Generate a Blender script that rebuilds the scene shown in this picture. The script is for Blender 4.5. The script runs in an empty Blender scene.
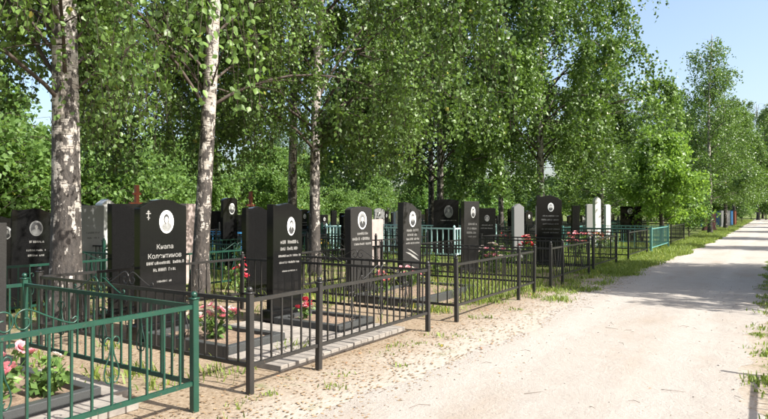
import bpy, bmesh, math, random
import numpy as np
from mathutils import Vector, Matrix
R = math.radians
scn = bpy.context.scene
C = scn.collection

# ------------------------------------------------------------------ camera, sky, sun, exposure
cam_d = bpy.data.cameras.new('camera'); cam = bpy.data.objects.new('camera', cam_d); C.objects.link(cam)
cam.location = (0, 0, 1.6)
cam.rotation_euler = (R(90.2), 0, R(32.75))
cam_d.sensor_width = 36; cam_d.lens = 28.0; cam_d.clip_start = 0.05; cam_d.clip_end = 2000
scn.camera = cam

SUN_EL, SUN_AZ = 44.0, 85.0          # azimuth clockwise from +Y
world = bpy.data.worlds.new('World'); scn.world = world; world.use_nodes = True
wn = world.node_tree
sky = wn.nodes.new('ShaderNodeTexSky'); sky.sky_type = 'NISHITA'; sky.sun_disc = False
sky.sun_elevation = R(SUN_EL); sky.sun_rotation = R(SUN_AZ)
sky.air_density = 1.0; sky.dust_density = 3.2; sky.ozone_density = 0.8
bg = wn.nodes['Background']; bg.inputs['Strength'].default_value = 0.125
wn.links.new(sky.outputs[0], bg.inputs['Color'])
sl = bpy.data.lights.new('sun', 'SUN'); sl.energy = 5.0; sl.angle = R(0.53); sl.color = (1.0, 0.965, 0.90)
so = bpy.data.objects.new('sun', sl); C.objects.link(so)
sdir = Vector((math.sin(R(SUN_AZ))*math.cos(R(SUN_EL)), math.cos(R(SUN_AZ))*math.cos(R(SUN_EL)), math.sin(R(SUN_EL))))
so.rotation_euler = sdir.to_track_quat('Z', 'Y').to_euler(); so.location = (20, 15, 25)
vs = scn.view_settings
vs.view_transform = 'Standard'; vs.look = 'None'; vs.gamma = 1; vs.use_curve_mapping = False; vs.exposure = 1.2
scn.cycles.max_bounces = 6; scn.cycles.transparent_max_bounces = 4
scn.cycles.diffuse_bounces = 2; scn.cycles.glossy_bounces = 2; scn.cycles.transmission_bounces = 4
scn.cycles.use_denoising = True

# ------------------------------------------------------------------ materials
def nmat(name):
    m = bpy.data.materials.new(name); m.use_nodes = True
    nt = m.node_tree
    return m, nt, nt.nodes['Principled BSDF']
def noise(nt, scale, detail=4, rough=.55, vec=None, mapping=None):
    n = nt.nodes.new('ShaderNodeTexNoise'); n.inputs['Scale'].default_value = scale
    n.inputs['Detail'].default_value = detail; n.inputs['Roughness'].default_value = rough
    if vec is None:
        tc = nt.nodes.new('ShaderNodeTexCoord'); vec = tc.outputs['Object']
    if mapping:
        mp = nt.nodes.new('ShaderNodeMapping'); mp.inputs['Scale'].default_value = mapping
        nt.links.new(vec, mp.inputs[0]); vec = mp.outputs[0]
    nt.links.new(vec, n.inputs['Vector'])
    return n.outputs['Fac']
def ramp(nt, fac, stops):
    r = nt.nodes.new('ShaderNodeValToRGB'); e = r.color_ramp.elements
    while len(e) < len(stops): e.new(.5)
    for k, (p, c) in enumerate(stops):
        e[k].position = p
        e[k].color = (c, c, c, 1) if not hasattr(c, '__len__') else (*c, 1)
    nt.links.new(fac, r.inputs[0]); return r.outputs[0]
def mixc(nt, fac, a, b):
    m = nt.nodes.new('ShaderNodeMix'); m.data_type = 'RGBA'
    for sock, v in ((m.inputs[0], fac), (m.inputs[6], a), (m.inputs[7], b)):
        if hasattr(v, 'is_linked'): nt.links.new(v, sock)
        elif hasattr(v, '__len__'): sock.default_value = (*v, 1)
        else: sock.default_value = v
    return m.outputs[2]
def math_n(nt, op, a, b=None, c=None, clamp=False):
    m = nt.nodes.new('ShaderNodeMath'); m.operation = op; m.use_clamp = clamp
    for i, v in enumerate((a, b, c)):
        if v is None: continue
        if hasattr(v, 'is_linked'): nt.links.new(v, m.inputs[i])
        else: m.inputs[i].default_value = v
    return m.outputs[0]
def bump(nt, bsdf, h, strength=.3, dist=.02):
    b = nt.nodes.new('ShaderNodeBump'); b.inputs['Strength'].default_value = strength; b.inputs['Distance'].default_value = dist
    nt.links.new(h, b.inputs['Height']); nt.links.new(b.outputs[0], bsdf.inputs['Normal'])
def simple(name, c1, c2=None, scale=6, rough=.6, metal=0, spec=.5, bmp=0, bdist=.01, detail=5):
    m, nt, b = nmat(name)
    n = noise(nt, scale, detail)
    if c2 is None: c2 = tuple(x*.8 for x in c1)
    nt.links.new(ramp(nt, n, [(.3, c1), (.7, c2)]), b.inputs['Base Color'])
    b.inputs['Roughness'].default_value = rough; b.inputs['Metallic'].default_value = metal
    b.inputs['Specular IOR Level'].default_value = spec
    if bmp: bump(nt, b, noise(nt, scale*3, 5), bmp, bdist)
    return m
def paint(name, col, wear=(.12, .08, .05), rough=.42, amt=.66):
    m, nt, b = nmat(name)
    n1 = noise(nt, 9, 5); n2 = noise(nt, 45, 3)
    c = ramp(nt, n1, [(.3, col), (.75, tuple(x*.72 for x in col))])
    f = ramp(nt, n2, [(amt, 0.), (amt+.06, 1.)])
    nt.links.new(mixc(nt, f, c, wear), b.inputs['Base Color'])
    b.inputs['Roughness'].default_value = rough
    bump(nt, b, n2, .15, .003)
    return m
def granite(name, col, rough=.2, fleck=.03):
    m, nt, b = nmat(name)
    n = noise(nt, 260, 2, .6); n2 = noise(nt, 5, 4)
    c = ramp(nt, n, [(.42, col), (.72, tuple(x+fleck for x in col))])
    dust = ramp(nt, n2, [(.5, 0.), (.9, .12)])
    nt.links.new(mixc(nt, dust, c, tuple(x*1.3+.006 for x in col)), b.inputs['Base Color'])
    nt.links.new(ramp(nt, n2, [(.4, rough), (.9, rough+.06)]), b.inputs['Roughness'])
    b.inputs['Specular IOR Level'].default_value = .24
    return m
def leafmat(name, c_dark, c_light, c_trans, tr=.45, rough=.5):
    m = bpy.data.materials.new(name); m.use_nodes = True; nt = m.node_tree
    b = nt.nodes['Principled BSDF']; out = nt.nodes['Material Output']
    at = nt.nodes.new('ShaderNodeAttribute'); at.attribute_name = 'tone'
    c = ramp(nt, at.outputs['Fac'], [(0., c_dark), (.75, c_light), (.97, tuple(x*1.15 for x in c_light)), (1., (c_light[0]*2.4, c_light[1]*1.35, c_light[2]*1.1))])
    nt.links.new(c, b.inputs['Base Color']); b.inputs['Roughness'].default_value = rough
    b.inputs['Specular IOR Level'].default_value = .40
    t = nt.nodes.new('ShaderNodeBsdfTranslucent')
    ct = ramp(nt, at.outputs['Fac'], [(0., tuple(x*.7 for x in c_trans)), (1., c_trans)])
    nt.links.new(ct, t.inputs['Color'])
    mx = nt.nodes.new('ShaderNodeMixShader'); mx.inputs[0].default_value = tr
    nt.links.new(b.outputs[0], mx.inputs[1]); nt.links.new(t.outputs[0], mx.inputs[2])
    nt.links.new(mx.outputs[0], out.inputs['Surface'])
    return m
def barkmat():
    m, nt, b = nmat('birch_bark')
    tc = nt.nodes.new('ShaderNodeTexCoord'); v = tc.outputs['Object']
    sx = nt.nodes.new('ShaderNodeSeparateXYZ'); nt.links.new(v, sx.inputs[0])
    lent = noise(nt, 1.0, 3, .6, v, (7, 7, 46))
    patch = noise(nt, 1.0, 5, .62, v, (10, 10, 5.5))
    fiss = noise(nt, 1.0, 6, .7, v, (26, 26, 9))
    mr = nt.nodes.new('ShaderNodeMapRange'); mr.inputs[1].default_value = .3; mr.inputs[2].default_value = 3.6
    mr.inputs[3].default_value = .20; mr.inputs[4].default_value = .0
    nt.links.new(sx.outputs[2], mr.inputs[0])
    p = math_n(nt, 'ADD', patch, mr.outputs[0])
    p = math_n(nt, 'ADD', p, math_n(nt, 'MULTIPLY', math_n(nt, 'SUBTRACT', fiss, .5), .35))
    white = ramp(nt, noise(nt, 1.0, 4, .6, v, (3, 3, 10)), [(.3, (.46, .425, .38)), (.7, (.28, .24, .20))])
    dark = ramp(nt, fiss, [(.3, (.012, .010, .009)), (.7, (.075, .062, .052))])
    c1 = mixc(nt, ramp(nt, lent, [(.56, 0.), (.61, 1.)]), white, (.07, .055, .045))
    c2 = mixc(nt, ramp(nt, p, [(.535, 0.), (.575, 1.)]), c1, dark)
    nt.links.new(c2, b.inputs['Base Color']); b.inputs['Roughness'].default_value = .75
    bump(nt, b, math_n(nt, 'SUBTRACT', fiss, p), .8, .03)
    return m

M = {}
M['green'] = paint('green_paint', (.010, .052, .033), (.05, .05, .035), .38, .64)
M['dark'] = paint('dark_graphite_paint', (.026, .0245, .023), (.085, .055, .035), .36, .66)
M['black'] = paint('black_paint', (.014, .014, .014), (.06, .04, .03), .40, .72)
M['turq'] = paint('turquoise_paint', (.45, .68, .65), (.25, .2, .15), .45, .72)
M['teal'] = paint('teal_paint', (.10, .27, .25), (.12, .1, .07), .45, .72)
M['blue'] = paint('blue_paint', (.04, .20, .42), (.12, .1, .08), .45, .75)
M['rust'] = paint('rust_red_paint', (.24, .07, .035), (.2, .06, .03), .6, .6)
M['orange'] = paint('orange_paint', (.34, .085, .035), (.4, .12, .05), .5, .7)
M['granite'] = granite('black_granite', (.005, .005, .005), .07, .010)
M['gabbro'] = granite('dark_grey_granite', (.017, .016, .015), .22, .035)
M['greystone'] = granite('grey_stone', (.17, .17, .165), .5, .10)
M['maroonstone'] = granite('maroon_stone', (.13, .045, .04), .35, .06)
M['marble'] = simple('white_marble', (.72, .71, .68), (.52, .52, .5), 5, .5)
M['pinkstone'] = simple('pale_pink_stone', (.40, .32, .29), (.30, .24, .22), 8, .6)
M['kerb'] = granite('kerb_granite', (.035, .037, .036), .35, .05)
M['ceramic'] = simple('white_ceramic', (.80, .80, .77), (.72, .72, .70), 20, .25)
M['photo_grey'] = simple('photo_grey', (.34, .34, .33), (.48, .48, .46), 60, .3)
M['photo_mid'] = simple('photo_mid_grey', (.16, .16, .155), (.26, .26, .25), 60, .3)
M['photo_pale'] = simple('photo_pale_grey', (.52, .52, .50), (.40, .40, .39), 50, .3)
M['photo_skin'] = simple('photo_face', (.46, .44, .41), (.58, .56, .53), 90, .3)
M['photo_dark'] = simple('photo_dark', (.03, .03, .032), (.07, .07, .07), 80, .3)
M['engrave'] = simple('engraved_pale', (.30, .29, .27), (.19, .185, .17), 120, .7)
M['engrave_dim'] = simple('engraved_grey', (.17, .17, .16), (.10, .10, .095), 140, .7)
M['paving'] = simple('pale_paving', (.28, .252, .218), (.17, .15, .13), 9, .85, bmp=.3, bdist=.006)
M['soil'] = simple('bed_soil', (.24, .17, .115), (.11, .075, .05), 14, .95, bmp=.8, bdist=.02)
M['pebble'] = simple('pebble_stone', (.36, .32, .28), (.20, .17, .15), 30, .85)
M['twig'] = simple('dry_twig', (.13, .09, .06), (.07, .05, .035), 30, .9)
M['bark'] = barkmat()
M['limb'] = simple('limb_bark', (.085, .062, .046), (.035, .026, .020), 12, .8)
M['dbark'] = simple('dark_bark', (.07, .055, .042), (.03, .024, .02), 14, .9, bmp=.7, bdist=.02)
M['leaf_birch'] = leafmat('birch_leaves', (.022, .052, .011), (.125, .200, .046), (.22, .38, .045), .24, .42)
M['leaf_light'] = leafmat('light_leaves', (.050, .105, .020), (.125, .215, .050), (.28, .44, .07), .38, .55)
M['leaf_dark'] = leafmat('dark_leaves', (.020, .048, .014), (.060, .110, .028), (.13, .24, .04), .38, .45)
M['leaf_maple'] = leafmat('maple_leaves', (.036, .088, .016), (.115, .215, .040), (.24, .42, .05), .28, .45)
M['leaf_bright'] = leafmat('bright_leaves', (.075, .150, .020), (.170, .285, .045), (.34, .54, .07), .40, .45)
M['leaf_plant'] = leafmat('plant_leaves', (.05, .10, .025), (.15, .24, .06), (.22, .36, .06), .3, .45)
M['grass'] = leafmat('grass_blades', (.080, .125, .022), (.22, .28, .055), (.30, .40, .06), .35, .55)
M['dry'] = leafmat('dry_litter', (.12, .075, .04), (.33, .225, .125), (.30, .20, .10), .15, .8)
def petal(name, c):
    m = leafmat(name, tuple(x*.75 for x in c), c, c, .25, .5)
    return m
M['pink'] = petal('pink_petals', (.86, .34, .38))
M['rose'] = petal('rose_red_petals', (.72, .06, .09))
M['salmon'] = petal('salmon_petals', (.84, .30, .27))
M['cream'] = petal('cream_petals', (.82, .72, .62))
M['yellow'] = petal('yellow_petals', (.80, .52, .10))

def groundmat():
    m, nt, b = nmat('cemetery_ground')
    tc = nt.nodes.new('ShaderNodeTexCoord'); v = tc.outputs['Object']
    sx = nt.nodes.new('ShaderNodeSeparateXYZ'); nt.links.new(v, sx.inputs[0])
    big = noise(nt, .35, 4, .6, v); mid = noise(nt, 1.7, 6, .65, v); fine = noise(nt, 22, 6, .7, v); vf = noise(nt, 90, 3, .6, v)
    litter = ramp(nt, fine, [(.25, (.10, .070, .043)), (.5, (.225, .172, .118)), (.75, (.33, .272, .205))])
    sand = ramp(nt, fine, [(.25, (.25, .215, .175)), (.7, (.385, .350, .305))])
    grass = ramp(nt, fine, [(.3, (.05, .075, .018)), (.7, (.14, .165, .045))])
    # sandy where it borders the path, litter further in, grass away from the feet
    edge = math_n(nt, 'ADD', sx.outputs[0], math_n(nt, 'MULTIPLY', math_n(nt, 'SUBTRACT', mid, .5), 1.5))
    f_sand = math_n(nt, 'MULTIPLY', ramp(nt, math_n(nt, 'MULTIPLY_ADD', edge, .5, 2.25), [(.26, 0.), (.76, 1.)]), 1.0)
    f_right = ramp(nt, math_n(nt, 'MULTIPLY_ADD', edge, .5, .5), [(.30, 1.), (.62, 0.)])
    c = mixc(nt, math_n(nt, 'MULTIPLY', f_sand, f_right), litter, sand)
    gy = nt.nodes.new('ShaderNodeMapRange'); gy.inputs[1].default_value = 13; gy.inputs[2].default_value = 19
    nt.links.new(sx.outputs[1], gy.inputs[0])
    gx = nt.nodes.new('ShaderNodeMapRange'); gx.inputs[1].default_value = .0; gx.inputs[2].default_value = .7
    nt.links.new(edge, gx.inputs[0])
    gl = nt.nodes.new('ShaderNodeMapRange'); gl.inputs[1].default_value = -7.0; gl.inputs[2].default_value = -12.0
    nt.links.new(edge, gl.inputs[0])
    gsum = math_n(nt, 'MAXIMUM', math_n(nt, 'MAXIMUM', gy.outputs[0], gx.outputs[0]), math_n(nt, 'MULTIPLY', gl.outputs[0], .9))
    gpat = ramp(nt, math_n(nt, 'ADD', mid, math_n(nt, 'MULTIPLY', gsum, .38)), [(.60, 0.), (.78, 1.)])
    c = mixc(nt, gpat, c, grass)
    nt.links.new(c, b.inputs['Base Color']); b.inputs['Roughness'].default_value = .95
    b.inputs['Specular IOR Level'].default_value = .15
    h = math_n(nt, 'ADD', math_n(nt, 'MULTIPLY', mid, 2.0), math_n(nt, 'ADD', fine, math_n(nt, 'MULTIPLY', vf, .4)))
    bump(nt, b, h, .5, .016)
    return m
def pathmat():
    m, nt, b = nmat('sandy_path')
    tc = nt.nodes.new('ShaderNodeTexCoord'); v = tc.outputs['Object']
    mp = nt.nodes.new('ShaderNodeMapping'); mp.inputs['Scale'].default_value = (1.0, .35, 1); nt.links.new(v, mp.inputs[0])
    rut = noise(nt, 1.1, 5, .6, mp.outputs[0]); mid = noise(nt, 3.2, 6, .65, v); fine = noise(nt, 38, 6, .75, v); vf = noise(nt, 150, 3, .6, v)
    c1 = ramp(nt, mid, [(.3, (.335, .306, .272)), (.7, (.405, .376, .342))])
    c2 = ramp(nt, fine, [(.26, (.22, .185, .152)), (.42, (.360, .328, .293)), (.7, (.415, .384, .350))])
    c = mixc(nt, .5, c1, c2)
    c = mixc(nt, ramp(nt, rut, [(.52, 0.), (.74, .55)]), c, (.30, .235, .175))
    sx = nt.nodes.new('ShaderNodeSeparateXYZ'); nt.links.new(v, sx.inputs[0])
    wx = math_n(nt, 'ADD', sx.outputs[0], math_n(nt, 'MULTIPLY', math_n(nt, 'SUBTRACT', rut, .5), .7))
    tr_ = math_n(nt, 'ABSOLUTE', math_n(nt, 'SUBTRACT', math_n(nt, 'ABSOLUTE', math_n(nt, 'ADD', wx, 1.55)), .72))
    trk = ramp(nt, tr_, [(.10, 1.), (.34, 0.)])
    c = mixc(nt, math_n(nt, 'MULTIPLY', trk, .32), mixc(nt, .16, c, (.25, .195, .145)), (.42, .39, .355))
    spot = ramp(nt, vf, [(.72, 0.), (.80, .35)])
    c = mixc(nt, spot, c, (.20, .15, .11))
    nt.links.new(c, b.inputs['Base Color']); b.inputs['Roughness'].default_value = .95
    b.inputs['Specular IOR Level'].default_value = .15
    h = math_n(nt, 'ADD', math_n(nt, 'SUBTRACT', math_n(nt, 'MULTIPLY', mid, 1.6), math_n(nt, 'MULTIPLY', trk, .35)), math_n(nt, 'ADD', math_n(nt, 'MULTIPLY', fine, .8), math_n(nt, 'MULTIPLY', vf, .35)))
    bump(nt, b, h, .75, .03)
    return m
M['ground'] = groundmat(); M['path'] = pathmat()

# ------------------------------------------------------------------ mesh helpers
class MB:
    def __init__(s): s.v = []; s.f = []
    def box(s, x0, x1, y0, y1, z0, z1):
        n = len(s.v)
        s.v += [(x0,y0,z0),(x1,y0,z0),(x1,y1,z0),(x0,y1,z0),(x0,y0,z1),(x1,y0,z1),(x1,y1,z1),(x0,y1,z1)]
        s.f += [tuple(n+i for i in q) for q in ((0,3,2,1),(4,5,6,7),(0,1,5,4),(1,2,6,5),(2,3,7,6),(3,0,4,7))]
        return s
    def frustum(s, x, y, z0, z1, a0, a1, b0=None, b1=None):
        b0 = a0 if b0 is None else b0; b1 = a1 if b1 is None else b1
        n = len(s.v)
        s.v += [(x-a0,y-b0,z0),(x+a0,y-b0,z0),(x+a0,y+b0,z0),(x-a0,y+b0,z0),(x-a1,y-b1,z1),(x+a1,y-b1,z1),(x+a1,y+b1,z1),(x-a1,y+b1,z1)]
        s.f += [tuple(n+i for i in q) for q in ((0,3,2,1),(4,5,6,7),(0,1,5,4),(1,2,6,5),(2,3,7,6),(3,0,4,7))]
        return s
    def bar(s, p, q, w, h=None, up=(0,0,1)):
        h = w if h is None else h
        p = Vector(p); q = Vector(q); d = (q-p).normalized(); up = Vector(up)
        if abs(d.dot(up)) > .98: up = Vector((1,0,0))
        r = d.cross(up).normalized()*w/2; u = r.cross(d).normalized()*h/2
        n = len(s.v)
        for e in (p, q): s.v += [tuple(e-r-u), tuple(e+r-u), tuple(e+r+u), tuple(e-r+u)]
        s.f += [tuple(n+i for i in qd) for qd in ((0,1,2,3),(7,6,5,4),(0,4,5,1),(1,5,6,2),(2,6,7,3),(3,7,4,0))]
        return s
    def tube(s, pts, rad, k=4, cap=True):
        pts = [Vector(p) for p in pts]; n0 = len(s.v)
        if not hasattr(rad, '__len__'): rad = [rad]*len(pts)
        prev = None
        for i, p in enumerate(pts):
            d = (pts[min(i+1,len(pts)-1)]-pts[max(i-1,0)]).normalized()
            if prev is None:
                a = Vector((1,0,0)) if abs(d.x) < .8 else Vector((0,1,0))
                prev = (a-d*a.dot(d)).normalized()
            else:
                prev = (prev-d*prev.dot(d)).normalized()
            b = d.cross(prev)
            for j in range(k):
                t = 2*math.pi*j/k
                s.v.append(tuple(p+(prev*math.cos(t)+b*math.sin(t))*rad[i]))
        for i in range(len(pts)-1):
            for j in range(k):
                a = n0+i*k+j; b2 = n0+i*k+(j+1)%k
                s.f.append((a, b2, b2+k, a+k))
        if cap:
            s.f.append(tuple(n0+j for j in reversed(range(k)))); e = n0+(len(pts)-1)*k
            s.f.append(tuple(e+j for j in range(k)))
        return s
    def ball(s, c, r, seg=8, rings=5):
        n0 = len(s.v); c = Vector(c)
        s.v.append(tuple(c+Vector((0,0,r))))
        for i in range(1, rings):
            t = math.pi*i/rings
            for j in range(seg):
                a = 2*math.pi*j/seg
                s.v.append((c.x+r*math.sin(t)*math.cos(a), c.y+r*math.sin(t)*math.sin(a), c.z+r*math.cos(t)))
        s.v.append(tuple(c-Vector((0,0,r)))); last = len(s.v)-1
        for j in range(seg):
            s.f.append((n0, n0+1+j, n0+1+(j+1)%seg))
            b = n0+1+(rings-2)*seg
            s.f.append((last, b+(j+1)%seg, b+j))
        for i in range(rings-2):
            for j in range(seg):
                a = n0+1+i*seg+j; b = n0+1+i*seg+(j+1)%seg
                s.f.append((a, a+seg, b+seg, b))
        return s
    def mesh(s, name, mat, smooth=False):
        me = bpy.data.meshes.new(name); me.from_pydata(s.v, [], s.f)
        if mat: me.materials.append(mat)
        if smooth: me.polygons.foreach_set('use_smooth', [True]*len(me.polygons))
        me.update(); return me
    def build(s, name, mat, parent=None, smooth=False, loc=None, rot=None):
        return link(name, s.mesh(name, mat, smooth), parent, loc, rot)
def link(name, me, parent=None, loc=None, rot=None):
    o = bpy.data.objects.new(name, me); C.objects.link(o)
    if parent: o.parent = parent
    if loc is not None: o.location = loc
    if rot is not None: o.rotation_euler = rot
    return o
def tag(o, label=None, cat=None, group=None, kind=None):
    if label: o['label'] = label
    if cat: o['category'] = cat
    if group: o['group'] = group
    if kind: o['kind'] = kind
    return o
def thing(name, label, cat, loc=(0,0,0), rotz=0, group=None):
    o = bpy.data.objects.new(name, None); C.objects.link(o)
    o.location = loc; o.rotation_euler = (0, 0, rotz); o.empty_display_size = .2
    return tag(o, label, cat, group)
def bevel_mesh(me, w, seg=1):
    bm = bmesh.new(); bm.from_mesh(me)
    es = [e for e in bm.edges if len(e.link_faces) == 2 and e.calc_face_angle(0) > .5]
    bmesh.ops.bevel(bm, geom=es, offset=w, segments=seg, affect='EDGES', clamp_overlap=True)
    bm.to_mesh(me); bm.free(); return me
def np_mesh(name, verts, faces, mat, tone=None):
    """triangles from numpy arrays; tone = one float per face"""
    me = bpy.data.meshes.new(name); nv = len(verts); nf = len(faces)
    me.vertices.add(nv); me.vertices.foreach_set('co', np.ascontiguousarray(verts, dtype=np.float32).ravel())
    me.loops.add(nf*3); me.loops.foreach_set('vertex_index', np.ascontiguousarray(faces, dtype=np.int32).ravel())
    me.polygons.add(nf); me.polygons.foreach_set('loop_start', np.arange(0, nf*3, 3, dtype=np.int32))
    try: me.polygons.foreach_set('loop_total', np.full(nf, 3, dtype=np.int32))
    except Exception: pass
    me.update(calc_edges=True)
    if tone is not None:
        at = me.attributes.new('tone', 'FLOAT', 'FACE'); at.data.foreach_set('value', np.asarray(tone, dtype=np.float32))
    if mat: me.materials.append(mat)
    return me
def catmull(pts, n=5):
    P = [Vector(p) for p in pts]; out = []
    for i in range(len(P)-1):
        p0 = P[max(i-1,0)]; p1 = P[i]; p2 = P[i+1]; p3 = P[min(i+2,len(P)-1)]
        for k in range(n):
            t = k/n
            out.append(.5*((2*p1)+(p2-p0)*t+(2*p0-5*p1+4*p2-p3)*t*t+(3*p1-p0-3*p2+p3)*t**3))
    out.append(P[-1]); return out

# ------------------------------------------------------------------ ground and path
rng = np.random.default_rng(5)
g = MB(); S = 420
g.v = [(-S,-60,0),(S,-60,0),(S,S,0),(-S,S,0)]; g.f = [(0,1,2,3)]
tag(g.build('ground', M['ground']), kind='structure')

def edge_wobble(y, ph):
    return (.10*np.sin(y*.9+ph)+.07*np.sin(y*2.3+ph*2.1)+.045*np.sin(y*6.1+ph*3)+.03*np.sin(y*13.7+ph*1.7))
ys = np.concatenate([np.arange(-12, 40, .12), np.arange(40, 150, .8)])
xl = -2.95+edge_wobble(ys, 1.0)+.12*np.sin(ys*.21); xr = -.22+edge_wobble(ys, 4.2)*.9+.1*np.sin(ys*.17+1)
sm = np.clip((ys-8)/44, 0, 1); sm = sm*sm*(3-2*sm); sm2 = np.clip((ys-8)/18, 0, 1)
xl += .6*sm; xr += .35*sm+.32*sm2
p = MB()
for i in range(len(ys)):
    w = xr[i]-xl[i]
    for t, z in ((0,.001),(.06,.006),(.25,.004),(.5,.012),(.75,.004),(.94,.006),(1,.001)):
        p.v.append((xl[i]+w*t, ys[i], z+.002))
for i in range(len(ys)-1):
    for k in range(6):
        a = i*7+k; p.f.append((a, a+1, a+8, a+7))
tag(p.build('path', M['path'], smooth=True), kind='structure')

# ------------------------------------------------------------------ trees
def frame_from(d):
    a = np.where(np.abs(d[:, :1]) < .8, np.array([[1., 0, 0]]), np.array([[0, 1., 0]]))
    u = np.cross(d, a); u /= np.linalg.norm(u, axis=1, keepdims=True)+1e-9
    return u, np.cross(d, u)
def leaves_mesh(name, pos, down, size, mat, rg, aspect=.74, ovate=False, spray=None):
    """kite leaves folded along the midrib: pos N,3 - down = bias of the leaf direction"""
    n = len(pos)
    d = rg.normal(size=(n, 3))*.75+down; d /= np.linalg.norm(d, axis=1, keepdims=True)+1e-9
    u, w = frame_from(d); a = rg.uniform(0, 2*np.pi, (n, 1))
    s = u*np.cos(a)+w*np.sin(a); nn = np.cross(d, s)
    L = (size*rg.uniform(.65, 1.2, n))[:, None]
    base = pos; tip = pos+d*L
    fold = rg.uniform(.02, .16, (n, 1))
    l = pos+d*L*.40+s*L*aspect*.5+nn*L*fold; r = pos+d*L*.40-s*L*aspect*.5+nn*L*fold
    V = np.stack([base, l, tip, r], axis=1).reshape(-1, 3)
    i = np.arange(n)[:, None]*4
    F = np.concatenate([i+np.array([[0, 1, 2]]), i+np.array([[0, 2, 3]])], axis=1).reshape(-1, 3)
    t1 = rg.uniform(0, 1, n)
    if spray is not None: t1 = np.clip(.5*t1+.5*spray, 0, .965); t1[rg.random(n) < .004] = 1.
    if ovate:
        V = np.stack([base, pos+d*L*.16+s*L*aspect*.36+nn*L*fold*.7, pos+d*L*.40+s*L*aspect*.5+nn*L*fold, pos+d*L*.70+s*L*aspect*.27+nn*L*fold*.5, tip+nn*L*(fold-.1),
                      pos+d*L*.70-s*L*aspect*.27+nn*L*fold*.5, pos+d*L*.40-s*L*aspect*.5+nn*L*fold, pos+d*L*.16-s*L*aspect*.36+nn*L*fold*.7], axis=1).reshape(-1, 3)
        i = np.arange(n)[:, None]*8
        F = np.concatenate([i+np.array([q]) for q in ([0,1,2],[0,2,3],[0,3,4],[0,4,5],[0,5,6],[0,6,7])], axis=1).reshape(-1, 3)
        return np_mesh(name, V, F, mat, np.repeat(t1, 6))
    return np_mesh(name, V, F, mat, np.repeat(t1, 2))
def smooth_path(p0, dir0, length, n, bend, rnd, jit=.12):
    """limb polyline: starts along dir0 and bends by the vector 'bend' per unit"""
    pts = [np.array(p0, float)]; d = np.array(dir0, float); d /= np.linalg.norm(d); st = length/n
    for i in range(n):
        d = d+np.array(bend)*st+np.array([rnd.gauss(0, jit), rnd.gauss(0, jit), rnd.gauss(0, jit*.6)])*.5
        d /= np.linalg.norm(d); pts.append(pts[-1]+d*st)
    return pts
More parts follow.
